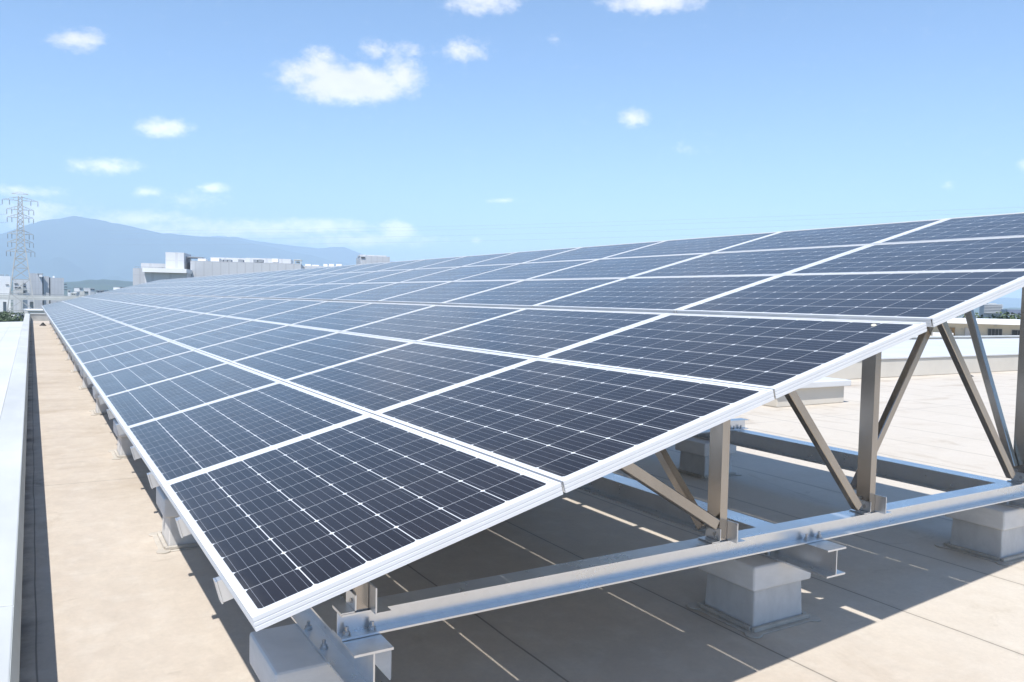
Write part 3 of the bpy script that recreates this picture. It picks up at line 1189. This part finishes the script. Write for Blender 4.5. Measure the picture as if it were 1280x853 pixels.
def window(x0, x1, y0, y1, mat, bars=2):
    w = f.part('window', FM['conc'], [(x0 - .7, x1 + .7, y0 - .7, y1 + .7, -.08, -.01)])
    f.part('pane', FM[mat], [(x0, x1, y0, y1, -.10, -.085)], w)
    f.part('mullion', FM['shade'], [(x0 + (x1 - x0) * (i + 1) / (bars + 1) - .25, x0 + (x1 - x0) * (i + 1) / (bars + 1) + .25, y0, y1, -.125, -.105) for i in range(bars)], w)


window(1237.5, 1255, 411.5, 423, 'glass', 3)
window(1267.5, 1282, 413, 420.5, 'glass', 1)
window(1183, 1196, 409.5, 419.5, 'brown', 2)
window(1298, 1312, 412, 424, 'glass', 2)
window(1330, 1344, 413, 421, 'brown', 2)
window(1112, 1126, 408, 418, 'glass', 2)
window(1140, 1152, 408, 418, 'glass', 2)
window(1209, 1222, 410.5, 421, 'pale' if 'pale' in FM else 'glass', 1)
f.part('balcony_rail', FM['white'], [(1256, 1300, 420.5, 421.2, -1.15, -1.05), (1256, 1300, 424.5, 425.2, -1.15, -1.05)] +
       [(1256 + i * 2.2, 1256.7 + i * 2.2, 421.3, 424.4, -1.15, -1.05) for i in range(20)])
f.part('balcony_box', FM['white'], [(1165, 1190, 415.5, 421, -1.5, -.9)])
f.part('lamp', FM['conc'], [(1204, 1206, 410.5, 412, -.2, -.02), (1245.5, 1248, 406.6, 408.2, -.2, -.02)])

f = Far('apartment_tower', 'distant grey apartment block with banded balconies above the trees', 'building', 1243, 385, 430, .15)
f.part('wall', FM['shade'], [(1231.5, 1254, 380.3, None, 0, 14)])
for i in range(6):
    f.part('balcony', FM['pale'], [(1231, 1254.5, 381.2 + i * 1.9, 382.1 + i * 1.9, -1.4, -.02)])
f.part('roof_house', FM['conc'], [(1238, 1248, 379.3, 380.2, 3, 9)])

f = Far('warehouse', 'blue roofed warehouse at the right edge beyond the trees', 'building', 1290, 392, 260, .1)
f.part('wall', FM['pale'], [(1262, 1400, 394, None, 0, 20)])
f.part('roof', FM['blue'], [(1261, 1402, 388.5, 393.8, -.6, 21)])
f = Far('town_house', 'small white house between the trees and the blue roof', 'house', 1266, 396, 190, .1)
f.part('wall', FM['white'], [(1262.5, 1269.5, 394, None, 0, 6)])
f.part('roof', FM['shade'], [(1262, 1270, 392.8, 393.8, -.3, 6.3)])

leafm = Mat('tree_leaves')
oi_ = leafm.n.new('ShaderNodeObjectInfo')
leafm.set(base=leafm.mix(leafm.range(leafm.noise(1.3, 4), .35, .65), (.028, .05, .018), (.085, .12, .045)), rough=.7)
leafm = leafm.m
bark = simple('tree_bark', (.12, .09, .06), .9, 0, .25, 3)


def tree(px, py_top, dist, width, label, seed):
    rnd = random.Random(seed)
    p = at(px, 395, dist)
    top = at(px, py_top, dist)[2] - TOWN_Z
    t = thing('tree', label, 'tree', (p[0], p[1], TOWN_Z), 'trees beyond the neighbouring roof')
    b = MB()
    b.tube((0, 0, 0), (rnd.uniform(-.3, .3), 0, top * .6), .28, 9, .14)
    for i in range(6):
        a = rnd.uniform(0, 6.28)
        z = top * rnd.uniform(.35, .6)
        b.tube((0, 0, z), (math.cos(a) * width * .35, math.sin(a) * width * .35, z + top * .22), .1, 6, .03)
    b.build('trunk', bark, t)
    c = bmesh.new()
    lobes = [(rnd.gauss(0, width * .24), rnd.gauss(0, width * .24), top * rnd.uniform(.5, .88), width * rnd.uniform(.16, .28)) for _ in range(15)]
    for _ in range(2600):
        lx, ly, lz, lr = rnd.choice(lobes)
        v = Vector((rnd.gauss(0, 1), rnd.gauss(0, 1), rnd.gauss(0, 1))).normalized() * lr * rnd.uniform(.6, 1.05)
        q = Vector((lx, ly, lz)) + v
        q.z = min(q.z, top)
        n_ = (v.normalized() + Vector((rnd.uniform(-.7, .7), rnd.uniform(-.7, .7), rnd.uniform(-.2, .8)))).normalized()
        s = n_.orthogonal().normalized()
        w_ = n_.cross(s)
        sz = rnd.uniform(.16, .34)
        c.faces.new([c.verts.new(q + s * sz), c.verts.new(q + w_ * sz * .6), c.verts.new(q - s * sz), c.verts.new(q - w_ * sz * .6)])
    me = bpy.data.meshes.new('crown')
    c.to_mesh(me)
    c.free()
    me.materials.append(leafm)
    o = bpy.data.objects.new('crown', me)
    col.objects.link(o)
    o.parent = t


for (px, py, d, w_, lb, sd) in ((1222, 393, 125, 7, 'low dark tree left of the distant apartment block', 1), (1238, 390.5, 130, 7.5, 'dark green tree straight before the distant apartment block', 2),
                                (1252, 389.5, 135, 7, 'tallest dark tree right of the distant apartment block', 3), (1206, 395.5, 120, 6.5, 'low tree just above the white eaves, leftmost in the gap', 4),
                                (1190, 396, 128, 6, 'small tree half hidden by the panel edge above white eaves', 8),
                                (3, 391, 190, 7, 'dark tree at the left edge below the elevated road', 5), (8, 388.5, 225, 6, 'light green tree behind the tower foot', 6),
                                (-14, 389, 200, 8, 'broad tree just outside the left edge below the elevated road', 7)):
    tree(px, py, d, w_, lb, sd)
